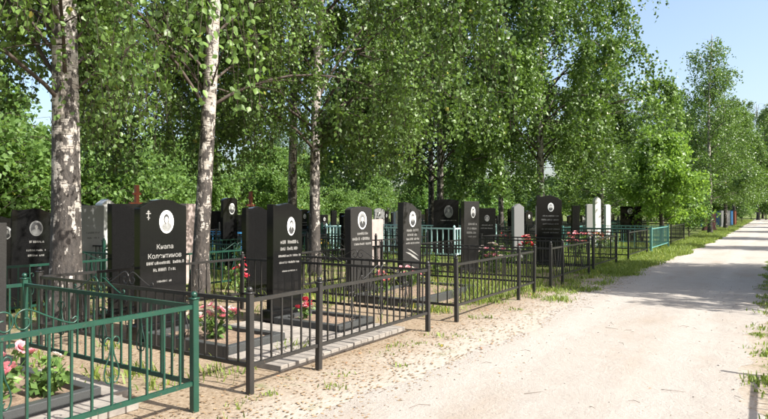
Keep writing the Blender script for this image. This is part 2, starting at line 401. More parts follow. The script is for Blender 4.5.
def birch_parts(H=14, r=.18, crown0=3.0, n_limb=34, spread=3.4, lean=(0, 0), n_strand=2200, droop=(.6, 2.0), leaf=.065,
                spacing=.045, seed=1, zmin=1.9, low_bias=1.0, leafm='leaf_birch', twigs=True, barkm='bark', top_r=.02, wob=.12, droop_end=.25, thin=None, clump=1.25, ragged=1.0, elv=(38, 62), rope=9, rope_w=.13, cone=0, ovate=False):
    rnd = random.Random(seed); rg = np.random.default_rng(seed)
    # trunk
    tp = []; tr = []
    ph = rnd.uniform(0, 6)
    for i in range(19):
        t = i/18; z = H*t
        tp.append((lean[0]*t*(H/5)+wob*math.sin(t*7+ph)*t, lean[1]*t*(H/5)+wob*math.cos(t*6+ph*2)*t, z-.05*(i == 0)))
        tr.append(r*(1-t)**.8+top_r*t+r*.45*math.exp(-z/.35))
    def trunk_at(z):
        t = max(0, min(1, z/H))*18; i = min(int(t), 17); f = t-i
        return np.array([tp[i][k]*(1-f)+tp[i+1][k]*f for k in range(3)]), tr[i]*(1-f)+tr[i+1]*f
    trunk = MB(); 
    dens = [catm for catm in catmull(tp, 3)]
    rr = [trunk_at(q.z)[1] for q in dens]
    trunk.tube(dens, rr, 14)
    limbs = MB(); src = []
    for k in range(n_limb):
        f = ((k+.5)/n_limb)**low_bias
        z0 = crown0+(H*.96-crown0)*f
        rel = (z0-crown0)/(H-crown0)
        L = spread*((1.05-.78*rel**1.2) if not cone else (1.0-.93*rel))*rnd.uniform(.75, 1.2)
        az = k*2.39996+rnd.uniform(-.5, .5); el = R(rnd.uniform(*elv)+16*rel)
        p0, r0 = trunk_at(z0)
        d0 = (math.cos(az)*math.cos(el), math.sin(az)*math.cos(el), math.sin(el))
        tn = [q for q in (thin or ()) if z0 < q[1] and abs((az-q[0]+math.pi) % (2*math.pi)-math.pi) < q[2]]
        if tn and rnd.random() > tn[0][3]+.12: continue
        if tn: L *= .35+.5*tn[0][3]
        pts = smooth_path(p0, d0, L, 9, (0, 0, -droop_end), rnd)
        lw = max(.45, math.exp(rnd.gauss(0, clump*.5))); lz = zmin+abs(rnd.gauss(0, ragged))
        if tn: lw *= tn[0][3]
        if cone: lw *= max(.10, L/spread)
        lr = min(r0*.32, .009+.006*L)
        limbs.tube(pts, [lr*(1-.82*i/9)+.003 for i in range(10)], 5)
        for i in range(3, 10):
            src.append((pts[i], np.array([math.cos(az), math.sin(az), 0]), lw*(.6+i/9), lz))
        nb = int(3+L*1.5)
        for b in range(nb):
            i = rnd.randint(2, 9); az2 = az+rnd.choice((-1, 1))*rnd.uniform(.5, 1.3)
            d2 = (math.cos(az2), math.sin(az2), rnd.uniform(-.1, .5))
            q = smooth_path(pts[i], d2, rnd.uniform(.5, 1.25)*(.6+.4*L/spread), 5, (0, 0, -.5), rnd)
            limbs.tube(q, [lr*.4*(1-.8*j/5)+.002 for j in range(6)], 3)
            bw = lw*math.exp(rnd.gauss(0, clump*.85))
            for j in range(1, 6): src.append((q[j], np.array([math.cos(az2), math.sin(az2), 0]), bw, lz))
    SP = np.array([s[0] for s in src]); SO = np.array([s[1] for s in src]); SW = np.array([s[2] for s in src]); SW /= SW.sum(); SZ = np.array([s[3] for s in src])
    nk = max(8, n_strand//rope); cl = rg.choice(len(SP), nk, p=SW); cw = rg.exponential(1., nk)+.25; who = rg.choice(nk, n_strand, p=cw/cw.sum())
    idx = cl[who]; co = rg.normal(size=(nk, 3))*.5; cL = rg.uniform(.55, 1.35, nk)
    p0 = SP[idx]+rg.normal(size=(n_strand, 3))*np.array([rope_w, rope_w, .10]); out = SO[idx]+co[who]+rg.normal(size=(n_strand, 3))*.22; out[:, 2] = 0
    out /= np.linalg.norm(out, axis=1, keepdims=True)+1e-9
    L = rg.uniform(*droop, n_strand)*cL[who]; L = np.minimum(L, np.maximum(.25, (p0[:, 2]-SZ[idx])*1.05))
    wig = rg.normal(size=(n_strand, 2))*.10
    reach = rg.uniform(.15, .5, n_strand)
    def on(i, s):
        s1 = s[:, None]; Li = L[i][:, None]
        h = out[i]*Li*reach[i][:, None]*(1-(1-s1)**2)
        wv = np.concatenate([wig[i]*np.sin(s1*5+i[:, None]), np.zeros((len(i), 1))], axis=1)
        z = -(s**1.35)*L[i]*.92+.06*np.sin(s*3.14)*L[i]
        q = p0[i]+h+wv; q[:, 2] += z; return q
    cnt = np.maximum(4, (L/spacing)).astype(int)
    I = np.repeat(np.arange(n_strand), cnt); s = rg.random(len(I))**.85
    pos = on(I, s)+rg.normal(size=(len(I), 3))*.045
    ok = pos[:, 2] > zmin-.3; pos = pos[ok]; sp_ = rg.random(nk)[who][I][ok]
    crown = leaves_mesh('crown', pos, np.array([0, 0, -.75]), np.full(len(pos), leaf), M[leafm], rg, ovate=ovate, spray=sp_)
    tw = None
    if twigs:
        k = 6; ss = np.linspace(0, 1, k); ii = np.arange(n_strand)
        P = np.stack([on(ii, np.full(n_strand, t)) for t in ss], axis=1)      # n,k,3
        wv = np.array([.003, 0, 0]); wv2 = np.array([0, .003, 0])
        V = np.stack([P-wv, P+wv, P-wv2, P+wv2], axis=2).reshape(-1, 3)
        base = (np.arange(n_strand)[:, None]*k+np.arange(k-1)[None, :]).ravel()[:, None]*4
        F = np.concatenate([base+np.array([[0, 1, 5]]), base+np.array([[0, 5, 4]]), base+np.array([[2, 3, 7]]), base+np.array([[2, 7, 6]])], axis=1).reshape(-1, 3)
        tw = np_mesh('twigs', V, F, M['limb'])
    return dict(trunk=trunk.mesh('trunk', M[barkm], True), limbs=limbs.mesh('limbs', M['limb'], True), crown=crown, twigs=tw)
def place_tree(name, parts, loc, label, rotz=0, sc=1.0, group=None, szc=None, crown_mat=None):
    t = thing(name, label, 'tree', (loc[0], loc[1], 0), rotz, group); t.scale = (sc, sc, szc or sc)
    link('trunk', parts['trunk'], t)
    c = link('crown', parts['crown'], t)
    link('limbs', parts['limbs'], c)
    if parts['twigs']: link('twigs', parts['twigs'], c)
    if crown_mat:
        c.material_slots[0].link = 'OBJECT'; c.material_slots[0].material = M[crown_mat]
    return t
TREES = []
def T(*a, **k):
    TREES.append(a[2][:2]); return place_tree(*a, **k)
Rd = random.Random(77)
A = birch_parts(H=13, r=.205, crown0=2.9, n_limb=44, spread=3.2, n_strand=2300, droop=(1.0, 3.0), leaf=.080, seed=11, zmin=2.4, low_bias=1.5, spacing=.042, ragged=1.5, ovate=True, thin=[(R(50), 7.5, .75, .12)])
T('birch_tree', A, (-8.05, 4.5), 'old birch with thick dark scarred trunk behind the green fence', rotz=.4)
B = birch_parts(H=14, r=.150, crown0=3.2, n_limb=44, spread=3.5, lean=(.20, .12), n_strand=2500, droop=(1.0, 3.0), leaf=.080, seed=23, zmin=2.3, low_bias=1.4, spacing=.042, wob=.06, ragged=1.5, ovate=True, thin=[(R(-40), 8.5, .8, .10), (R(36), 7.5, .4, .2)])
T('birch_tree', B, (-8.75, 7.35), 'leaning white birch between the portrait headstones')
Cc = birch_parts(H=14, r=.145, crown0=3.0, n_limb=46, spread=4.9, lean=(.04, .05), n_strand=3000, droop=(1.2, 3.6), leaf=.105, seed=37, zmin=2.2, low_bias=1.5, spacing=.058, thin=[(R(-52), 8, .7, .12)], ragged=.7)
T('birch_tree', Cc, (-9.6, 11.7), 'birch with long leaf curtains rising behind the paired headstones')
D = birch_parts(H=15.5, r=.17, crown0=3.4, n_limb=52, spread=5.0, n_strand=4500, droop=(1.0, 2.8), leaf=.135, seed=41, zmin=2.3, low_bias=1.2, spacing=.070, clump=.8, twigs=False)
T('birch_tree', D, (-8.0, 24.6), 'tall full birch beside the black headstone with rounded top', rotz=1.1)
P1 = birch_parts(H=13, r=.15, crown0=2.6, n_limb=44, spread=4.3, n_strand=2500, droop=(.9, 2.4), leaf=.14, seed=53, zmin=1.9, low_bias=1.2, spacing=.066, twigs=False)
P1h = birch_parts(H=15, r=.15, crown0=5.0, n_limb=40, spread=3.8, n_strand=2600, droop=(.6, 1.6), leaf=.13, seed=57, zmin=4.2, low_bias=1.1, spacing=.066, twigs=False)
P2 = birch_parts(H=14, r=.14, crown0=2.2, n_limb=56, spread=4.0, n_strand=3000, droop=(.4, 1.2), leaf=.145, seed=59, clump=.6, elv=(24, 42), cone=1, rope=2, rope_w=.3, zmin=1.6, low_bias=1.0, spacing=.075, twigs=False, droop_end=.12)
P3 = birch_parts(H=6, r=.09, crown0=1.0, n_limb=34, spread=2.1, n_strand=2600, droop=(.25, .7), leaf=.17, seed=61, elv=(15, 50), clump=.8, rope=4, rope_w=.2, zmin=.5, low_bias=.9, spacing=.07, twigs=False, leafm='leaf_maple', barkm='dbark', droop_end=.1)
T('birch_tree', P1h, (-12.1, 13.7), 'slender birch in the second grave row behind the curtained birch', rotz=2.2)
T('birch_tree', P1, (-11.2, 21.6), 'dark trunked birch near the turquoise fence', rotz=4.0, sc=1.05)
T('birch_tree', P2, (-3.5, 48.5), 'tall pointed birch at the edge of the sandy path', rotz=.7, sc=1.0, szc=1.02)
T('birch_tree', P2, (-3.3, 63), 'birch leaning its crown over the far path', rotz=2.6, sc=1.1, szc=.92)
T('maple_tree', P3, (-4.6, 33.5), 'low spreading broadleaf tree with bright crown by the teal fence', rotz=.3, sc=1.0, szc=.98, crown_mat='leaf_bright')
BK = 'trees behind the grave rows'
for (x, y, k, rz, s, sz) in [(-13.6,4.6,3,.3,1.,1.),(-14.5,27,1,4.4,1.1,1.1),(-13.5,34,1,.9,1.1,1.),
        (-9.0,40,2,5.,1.1,.62),(-7.4,54,1,1.2,1.05,.9),(-12,62,1,3.3,1.3,1.),(-3.5,84,1,.2,1.35,1.1),(-9,90,1,2.7,1.5,1.15),(-4.5,104,2,4.1,1.6,1.2)]:
    T('birch_tree', {1: P1, 2: P2, 3: P1h}[k], (x, y), 'birch standing among the rows of graves further back', rotz=rz, sc=s, szc=sz, group=BK)
for (x, y, rz, s) in [(-1.6,134,.5,1.7),(1.4,128,2.0,1.6),(-6,142,3.1,1.8),(5.5,140,1.,1.7)]:
    T('birch_tree', P1, (x, y), 'tall tree closing the far end of the sandy path', rotz=rz, sc=s, group='trees at the path end')
for i in range(26):
    a = i/25
    x = -27-9*Rd.random()-10*math.sin(a*3.1); y = 6+a*92+Rd.uniform(-1.5, 1.5)
    T('leafy_tree', P3, (x, y), 'bushy light green tree along the far side of the cemetery', rotz=Rd.uniform(0, 6), sc=Rd.uniform(.95, 1.35), group='far boundary trees', crown_mat='leaf_light')
for i in range(22):
    T('leafy_tree', P3, (-34+i*3.6+Rd.uniform(-1, 1), 158+Rd.uniform(0, 10)), 'bushy tree in the wood past the end of the path', rotz=Rd.uniform(0, 6), sc=Rd.uniform(1.7, 2.6), group='wood past the path end', crown_mat='leaf_maple')
for i in range(13):
    a = i/12
    T('birch_tree', P2, (-52+6*Rd.random(), 10+a*120), 'tall dark tree in the wood beyond the cemetery', rotz=Rd.uniform(0, 6), sc=Rd.uniform(.75, 1.05), group='wood beyond the cemetery', crown_mat='leaf_dark')
for (x, y, rz, s, k) in [(6.4,17.6,.4,.9,1),(6.2,14.4,3.4,.8,1),(5.0,15.6,1.4,.9,2),(5.4,19.6,2.4,.8,2),(5.4,31,1.4,.75,2),(4.9,42,2.4,.85,2),(5.2,56,3.3,.9,2),(5.6,72,4.4,1.,2),(5.4,92,.8,1.,2)]:
    T('birch_tree', {1: P1, 2: P2}[k], (x, y), 'birch growing on the other side of the path', rotz=rz, sc=s, group='trees across the path')
bush = birch_parts(H=2.4, r=.03, crown0=.25, n_limb=26, spread=1.15, n_strand=900, droop=(.15, .45), leaf=.12, seed=71, rope=2, rope_w=.15, zmin=.15, low_bias=.9, spacing=.05, twigs=False, leafm='leaf_maple', barkm='dbark', droop_end=.05)
def bushat(loc, label, rz=0, sc=1, group=None, mat=None):
    t = thing('bush', label, 'bush', (loc[0], loc[1], 0), rz, group); t.scale = (sc,)*3
    link('stem', bush['trunk'], t); c = link('foliage', bush['crown'], t); link('branches', bush['limbs'], c)
    if mat: c.material_slots[0].link = 'OBJECT'; c.material_slots[0].material = M[mat]
bushat((-3.95, 39.5), 'bright green shrub spilling over the fence end onto the verge', .5, 1.05)
bushat((-3.6, 88), 'dark shrub beside the path past the blue fence', 1.5, 1.3, mat='leaf_dark')
bushat((-3.1, 97), 'small pale shrub at the bend of the grass verge', 2.5, 1.2, mat='leaf_light')
for (x, y, s_) in [(-27, 11.5, 2.2), (-28, 13.5, 2.0), (-29, 15.5, 2.3), (-26, 17.5, 1.8), (-31, 20, 2.4)]:
    bushat((x, y), 'broad shrub closing the shaded corner of the cemetery', Rd.uniform(0, 6), s_, 'shrubs in the shaded corner', 'leaf_light')
for i in range(14):
    bushat((-22+i*2.4, 112+Rd.uniform(-6, 6)+.0*i) if -22+i*2.4 < -4.5 or -22+i*2.4 > 3 else (-22+i*2.4, 137+Rd.uniform(-2, 4)), 'dense shrub filling the far end of the path', Rd.uniform(0, 6), Rd.uniform(1.8, 2.6), 'shrubs at the path end', 'leaf_maple')
for i in range(22):
    bushat((-24-.1*i+Rd.uniform(-1.5, 1.5)+i*.55, 46+i*3.4+Rd.uniform(-1, 1)), 'dense shrub behind the long grave rows', Rd.uniform(0, 6), Rd.uniform(1.3, 2.1), 'shrubs behind the grave rows', Rd.choice(['leaf_light', 'leaf_maple']))
for i in range(24):
    bushat((-40+2*Rd.random(), 8+i*4.4+Rd.uniform(-.8, .8)), 'undergrowth shrub at the edge of the wood', Rd.uniform(0, 6), Rd.uniform(1.4, 2.2), 'undergrowth at the wood edge', 'leaf_light')
for i in range(7):
    bushat((-21-3*Rd.random()-i*.25, 8.5+i*7.3+Rd.uniform(-.8, .8)), 'low shrub between the furthest grave rows', Rd.uniform(0, 6), Rd.uniform(.5, .8), 'shrubs between far graves', Rd.choice(['leaf_light', 'leaf_maple']))

# ------------------------------------------------------------------ fences
def scroll_top(mb, axis, c, sc=1.0, r=.0058):
    half = [(.36,.035),(.385,.05),(.395,.03),(.375,.012),(.345,.014),(.27,.045),(.18,.090),(.115,.125),(.065,.140),(.022,.120),(.006,.075),(.022,.03),(.058,.017),(.090,.042),(.086,.078),(.060,.085)]
    for sgn in (-1, 1):
        pts = [(a*sgn*sc, z*sc) for a, z in half]
        mb.tube(catmull([(c[0]+axis[0]*a, c[1]+axis[1]*a, c[2]+z) for a, z in pts], 4), r, 5)
    return mb
def scroll_in(mb, axis, c, r=.0055):
    half = [(.040,.112),(.056,.128),(.050,.157),(.026,.167),(.007,.142),(.0115,.09),(.022,.03),(.045,-.03),(.056,-.09),(.042,-.14),(.017,-.152),(.009,-.127),(.022,-.107)]
    for sgn in (-1, 1):
        mb.tube(catmull([(c[0]+axis[0]*a*sgn, c[1]+axis[1]*a*sgn, c[2]+z) for a, z in half], 4), r, 5)
    return mb
def fence(label, corners, mat, h=.90, top=.84, bot=.23, sp=.14, closed=True, group=None, finial='ball', orn=True, fine=True, extra=(), rail=.034, bal=.015, post=.055, scrolls=None, slant=False, name='grave_fence'):
    o = Vector((corners[0][0], corners[0][1], 0))
    t = thing(name, label, 'fence', o, 0, group)
    lr_ = random.Random(len(label)*31+int(abs(corners[0][1])*17))
    m = M[mat]; pts = [Vector((c[0], c[1], 0))-o for c in corners]
    pm = MB().frustum(0, 0, -.03, h, post/2, post/2).mesh('post', m); bevel_mesh(pm, .004)
    if finial == 'ball': fm = MB().frustum(0, 0, h, h+.012, post/2+.006, post/2+.004).ball((0, 0, h+.036), .027).mesh('finial', m, True)
    elif finial == 'spike': fm = MB().frustum(0, 0, h, h+.05, post/2+.003, .004).mesh('finial', m)
    else: fm = MB().frustum(0, 0, h, h+.010, post/2+.012, post/2+.010).mesh('finial', m)
    for q in pts+[Vector((e[0], e[1], 0))-o for e in extra]:
        po = link('post', pm, t, q, (lr_.uniform(-.010, .010), lr_.uniform(-.010, .010), lr_.uniform(-.03, .03))); link('finial', fm, po)
    bm_ = MB().box(-bal/2, bal/2, -bal/2, bal/2, bot, top).mesh('baluster', m)
    segs = [(pts[i], pts[(i+1) % len(pts)]) for i in range(len(pts) if closed else len(pts)-1)]
    joined = MB()
    for si, (a, b) in enumerate(segs):
        d = (b-a); L = d.length; d.normalize(); up = Vector((0, 0, 1))
        for z, nm in ((top, 'top_rail'), (bot, 'bottom_rail')):
            MB().bar(a+d*post/2+up*z, b-d*post/2+up*z, rail*.8, rail).build(nm, m, t)
        n = max(2, round(L/sp)); ang = math.atan2(d.y, d.x)
        for k in range(1, n):
            q = a+d*(L*k/n)
            if slant and si == 0:
                s = .28*(1 if (k//3) % 2 else -1)
                MB().bar(q+up*(bot+.012)-d*s*.3, q+up*(top-.012)+d*s*.3, bal, bal).build('baluster', m, t)
            elif fine: link('baluster', bm_, t, q+d*lr_.uniform(-.004, .004), (lr_.uniform(-.004, .004), lr_.uniform(-.004, .004), ang+lr_.uniform(-.05, .05)))
            else: joined.bar(q+up*bot, q+up*top, bal, bal)
        if orn is True or (orn and si in orn):
            c = a+d*L*.5
            scroll_top(MB(), d, c+up*(top+.016)).build('top_scroll', m, t, True)
            kk = [round(n*.5)] if L < 2 else [round(n*.26), round(n*.5), round(n*.74)]
            for k in kk:
                scroll_in(MB(), d, a+d*(L*k/n)+up*((top+bot)/2+.02)).build('inner_scroll', m, t, True)
    if not fine: tag(joined.build('balusters', m, t), kind='stuff')
    return t
fence('green painted fence with scrolls around the pink flower bed', [(-3.86,3.20),(-3.86,.48),(-6.5,.48),(-6.5,3.20)], 'green')
fence('graphite fence with ball finials round the two paved graves', [(-3.82,7.02),(-3.82,4.72),(-3.82,3.77),(-7.3,3.77),(-7.3,7.02)], 'dark', h=.88, top=.82, bot=.25, orn=(0,2,3,4), sp=.145)
fence('graphite fence with scrolls around the twin grey headstones', [(-3.80,7.85),(-3.80,11.25),(-7.3,11.25),(-7.3,7.85)], 'dark', h=.92, top=.83, bot=.24, extra=[(-3.80,10.4)], orn=(1,2,3), sp=.15)
fence('dark fence with slanting bars beside the grass verge', [(-3.80,12.3),(-3.80,15.45),(-7.0,15.45),(-7.0,12.3)], 'dark', h=.92, top=.83, bot=.22, extra=[(-3.80,13.15)], orn=(), sp=.17, slant=True)
fence('black plain fence in front of the black round-topped headstone', [(-3.85,16.1),(-3.85,18.9),(-7.0,18.9),(-7.0,16.1)], 'black', h=.95, top=.88, bot=.2, orn=(), sp=.16, finial='cap')
fence('black fence next to the teal one along the verge', [(-3.75,20.2),(-3.75,23.7),(-7.0,23.7),(-7.0,20.2)], 'black', h=1.0, top=.93, bot=.22, orn=(), sp=.18, finial='cap')
fence('teal fence with pale infill bars by the broadleaf tree', [(-3.8,24.9),(-3.8,29.6),(-7.2,29.6),(-7.2,24.9)], 'teal', h=1.0, top=.93, bot=.2, orn=(), sp=.2, finial='cap', post=.08, fine=False)
fence('black fence half hidden by the bright shrub', [(-3.8,30.5),(-3.8,35.6),(-7.2,35.6),(-7.2,30.5)], 'black', h=1.0, top=.93, bot=.2, orn=(), sp=.2, finial='cap', fine=False)
fence('pale turquoise picket fence behind the grey headstones', [(-8.3,17.0),(-13.4,17.0),(-13.4,20.4),(-8.3,20.4)], 'turq', h=1.12, top=1.06, bot=.25, orn=(), sp=.2, finial='spike', fine=False, bal=.028, rail=.045)
fence('dark fence on the other side of the path', [(.80,6.95),(.80,4.0),(3.8,4.0),(3.8,6.95)], 'dark', h=1.12, top=.88, bot=.22, orn=(), sp=.16, finial='spike', fine=False)
fence('low green fence on the other side of the path', [(1.0,8.7),(1.0,11.6),(4.0,11.6),(4.0,8.7)], 'green', h=.92, top=.8, bot=.22, orn=(), sp=.16, finial='ball', fine=False)
fence('blue fence far down the path past the pointed birch', [(-3.3,72),(-3.3,75.5),(-6,75.5),(-6,72)], 'blue', h=1.7, top=1.6, bot=.2, orn=(), sp=.12, finial='cap', post=.12, fine=False, bal=.06)
fence('rusty orange fence far down the path past the blue one', [(-3.2,78),(-3.2,82),(-6,82),(-6,78)], 'rust', h=1.7, top=1.6, bot=.2, orn=(), sp=.14, finial='cap', post=.12, fine=False, bal=.06)

# ------------------------------------------------------------------ headstones
def profile(kind, w, h):
    a = w/2
    if kind == 'shoulder':
        top = [(a,h*.945),(a*.80,h*.955),(a*.62,h*.968),(a*.40,h*.99),(a*.15,h),(-a*.15,h),(-a*.42,h*.992),(-a*.66,h*.972),(-a*.78,h*.955),(-a,h*.93)]
    elif kind == 'arch':
        top = [(a*math.cos(t), h*.955+h*.045*math.sin(t)) for t in [math.pi*i/12 for i in range(13)]]
    elif kind == 'slant':
        top = [(a,h*.885),(a*.75,h*.905),(a*.45,h*.925),(a*.2,h*.955),(-a*.1,h*.985),(-a*.6,h),(-a,h)]
    elif kind == 'wave':
        top = [(a,h*.92),(a*.7,h*.955),(a*.35,h*.985),(0,h),(-a*.35,h*.985),(-a*.7,h*.975),(-a,h*.985)]
    elif kind == 'point':
        top = [(a,h*.93),(0,h),(-a,h*.93)]
    else: top = [(a,h),(-a,h)]
    return [(-a,0),(a,0)]+top
def slab_mesh(kind, w, h, t, z0, mat, bev=.006):
    bm = bmesh.new(); pr = profile(kind, w, h)
    f = bm.faces.new([bm.verts.new((t/2, y, z0+z)) for y, z in pr])
    ex = bmesh.ops.extrude_face_region(bm, geom=[f])
    bmesh.ops.translate(bm, vec=(-t, 0, 0), verts=[v for v in ex['geom'] if isinstance(v, bmesh.types.BMVert)])
    bmesh.ops.recalc_face_normals(bm, faces=bm.faces)
    es = [e for e in bm.edges if e.calc_face_angle(0) > .6]
    bmesh.ops.bevel(bm, geom=es, offset=bev, segments=1, affect='EDGES')
    me = bpy.data.meshes.new('slab'); bm.to_mesh(me); bm.free(); me.materials.append(mat); return me
def disc(y, z, ry, rz, x, n=24, x0=None):
    """oval tile facing +x, from x0 to x"""
    mb = MB(); x0 = x-.006 if x0 is None else x0
    for xx, k in ((x0, 1.), (x-.002, 1.), (x, .95)):
        for i in range(n):
            a = 2*math.pi*i/n; mb.v.append((xx, y+ry*k*math.cos(a), z+rz*k*math.sin(a)))
    for r_ in range(2):
        for i in range(n): mb.f.append((r_*n+i, r_*n+(i+1) % n, (r_+1)*n+(i+1) % n, (r_+1)*n+i))
    mb.f.append(tuple(2*n+i for i in range(n))); return mb
def flat(pts, x):
    mb = MB(); mb.v = [(x, a, b) for a, b in pts]; mb.f = [tuple(range(len(pts)))]; return mb
def portrait(parent, y, z, ry, rz, x, dim=False, rect=False):
    pr = random.Random(int((parent.parent.location.x*13+parent.parent.location.y*7)*100))
    rim = disc(y, z, ry, rz, x+.007, x0=x-.002).build('portrait_plaque', M['engrave_dim' if dim else 'ceramic'], parent)
    x += .0075
    disc(y, z, ry*.84, rz*.86, x+.0012, x0=x-.001).build('picture_ground', M[pr.choice(['photo_grey', 'photo_mid', 'photo_pale', 'photo_pale']) if not dim else 'photo_dark'], rim)
    k1 = pr.uniform(.85, 1.15); k2 = pr.choice((1., 1., 1.25, 1.4)); hd = pr.uniform(-.06, .06)*ry
    sh = [(y-ry*.70, z-rz*.47), (y-ry*.30, z-rz*.80), (y+ry*.30, z-rz*.80), (y+ry*.70, z-rz*.47), (y+ry*.56, z-rz*.20), (y+ry*.22, z-rz*.06), (y-ry*.22, z-rz*.06), (y-ry*.56, z-rz*.20)]
    sm = flat(sh, x+.0022); sm.build('picture_clothing', M[pr.choice(['photo_dark', 'photo_dark', 'photo_mid']) if not dim else 'engrave_dim'], rim)
    def oval(cy, cz, a, b, n=14): return [(cy+a*math.cos(2*math.pi*i/n), cz+b*math.sin(2*math.pi*i/n)) for i in range(n)]
    flat(oval(y+hd, z+rz*(.31-.05*k2), ry*.32*k1*min(k2, 1.2), rz*.31*k2), x+.0026).build('picture_hair', M['photo_dark'], rim)
    flat(oval(y+hd, z+rz*.18, ry*.26*k1, rz*.27), x+.0032).build('picture_face', M['photo_skin' if not dim else 'engrave'], rim)
    flat([(y-ry*.09, z-rz*.06), (y, z-rz*.40), (y+ry*.09, z-rz*.06)], x+.0030).build('picture_collar', M['photo_skin' if not dim else 'engrave_dim'], rim)
    return rim
def worn_lines(parent, rows, x, mat, rnd, name='inscription'):
    """worn lettering too small to read: broken upright strokes in words; rows = (y centre, z, width, letter height)"""
    mb = MB()
    for (yc, z, w, lh) in rows:
        y = yc-w/2; k = 0
        while y < yc+w/2:
            lw = lh*rnd.uniform(.5, .75)
            if rnd.random() < .12 and k > 2: y += lh*.7; k = 0; continue
            hh = lh*rnd.choice((1, 1, .8)); st = lh*.16
            mb.box(x-.001, x+.0015, y, y+st, z, z+hh)
            if rnd.random() < .75: mb.box(x-.001, x+.0015, y+lw-st*1.6, y+lw-st*.6, z, z+hh)
            zz = z+rnd.choice((0, .42, .84))*hh
            mb.box(x-.001, x+.0012, y+st, y+lw-st*1.6, zz, zz+st)
            y += lw+lh*.14; k += 1
    return tag(mb.build(name, M[mat], parent), kind='stuff')
def text_part(parent, body, y, z, size, x, mat):
    cu = bpy.data.curves.new('inscription', 'FONT'); cu.body = body; cu.size = size; cu.align_x = 'CENTER'; cu.extrude = .0008
    tmp = bpy.data.objects.new('tmp', cu); C.objects.link(tmp)
    bpy.context.view_layer.update()
    me = bpy.data.meshes.new_from_object(tmp.evaluated_get(bpy.context.evaluated_depsgraph_get()))
    bpy.data.objects.remove(tmp); me.materials.clear(); me.materials.append(M[mat])
    me.transform(Matrix(((0,0,1,x),(1,0,0,y),(0,1,0,z),(0,0,0,1))))
    return link('inscription', me, parent)
STONES = []
def stone(label, loc, rotz, w, h, t=.12, kind='flat', mat='granite', base=.18, port=None, text=None, cross=False, engr='engrave', group=None, name='headstone', dim=False, seed=0, words=None, bev=.006, cat='headstone'):
    STONES.append(loc[:2]); rnd = random.Random(seed+int(abs(loc[0])*37+abs(loc[1])*91))
    o = thing(name, label, cat, (loc[0], loc[1], 0), rotz, group); o.rotation_euler = (rnd.uniform(-.014, .014), rnd.uniform(-.012, .012), rotz)
    bm = MB().frustum(0, 0, -.03, base, t/2+.06, t/2+.05, w/2+.08, w/2+.07).mesh('plinth', M[mat]); bevel_mesh(bm, .008)
    link('plinth', bm, o)
    s = link('slab', slab_mesh(kind, w, h-base, t, base-.004, M[mat], bev), o)
    x = t/2
    if port: portrait(s, port[0]*w, port[1]*h, port[2], port[3], x, dim)
    if text: worn_lines(s, [(a*w, b*h, c*w, d) for a, b, c, d in text], x, engr, rnd)
    if words:
        for (bd, y, z, sz) in words: text_part(s, bd, y*w, z*h, sz, x+.001, engr)
    if cross:
        cy, cz, cs = cross
        mb = MB(); 
        mb.box(x-.001, x+.002, cy*w-.006, cy*w+.006, cz*h-cs, cz*h+cs)
        mb.box(x-.001, x+.0026, cy*w-cs*.55, cy*w+cs*.55, cz*h+cs*.25, cz*h+cs*.25+.012)
        mb.box(x-.001, x+.0024, cy*w-cs*.3, cy*w+cs*.3, cz*h+cs*.62, cz*h+cs*.62+.01)
        mb.bar((x+.0005, cy*w-cs*.35, cz*h-cs*.45), (x+.0005, cy*w+cs*.35, cz*h-cs*.62), .003, .010)
        mb.build('engraved_cross', M[engr], s)
    return o
# green fence plot
stone('dark grey upright headstone behind the pink flowers of the green plot', (-6.25, 2.40), 0, .95, 1.50, .14, 'flat', 'gabbro', .2, text=[(0,.40,.5,.03),(.1,.34,.4,.03)], port=(0,.72,.085,.115))
stone('black headstone with dim oval portrait in the shade beside the thick birch', (-10.0, 5.05), -.35, .62, 1.66, .12, 'wave', 'granite', .18, port=(.05,.80,.095,.125), text=[(.05,.66,.3,.035),(.05,.58,.42,.03),(.05,.53,.36,.03)], dim=True)
# paved twin plot
k = stone('large black headstone with shouldered top, cross and man in suit portrait', (-6.55, 4.90), -.05, .67, 1.76, .13, 'shoulder', 'granite', .2, port=(.05,.835,.105,.148), cross=(-.33,.885,.06),
    words=[('Кнапа', .02, .640, .085), ('Колентинов', .02, .575, .085)], text=[(.02,.530,.78,.038),(.02,.480,.5,.040),(.0,.40,.3,.025)])
stone('plain black headstone set just behind the shouldered one', (-8.05, 5.45), 0, .60, 1.72, .12, 'flat', 'granite', .18)
stone('black headstone with white oval portrait and tall worn text in the paved plot', (-5.95, 6.56), 0, .62, 1.73, .13, 'wave', 'granite', .2, port=(.10,.80,.085,.135), text=[(.05,.655,.62,.05),(.05,.60,.62,.045),(.05,.545,.75,.03),(.05,.49,.7,.03),(.05,.42,.5,.02)])
stone('blank black headstone behind the white oval portrait stone', (-8.0, 8.05), 0, .62, 1.70, .12, 'wave', 'granite', .18)
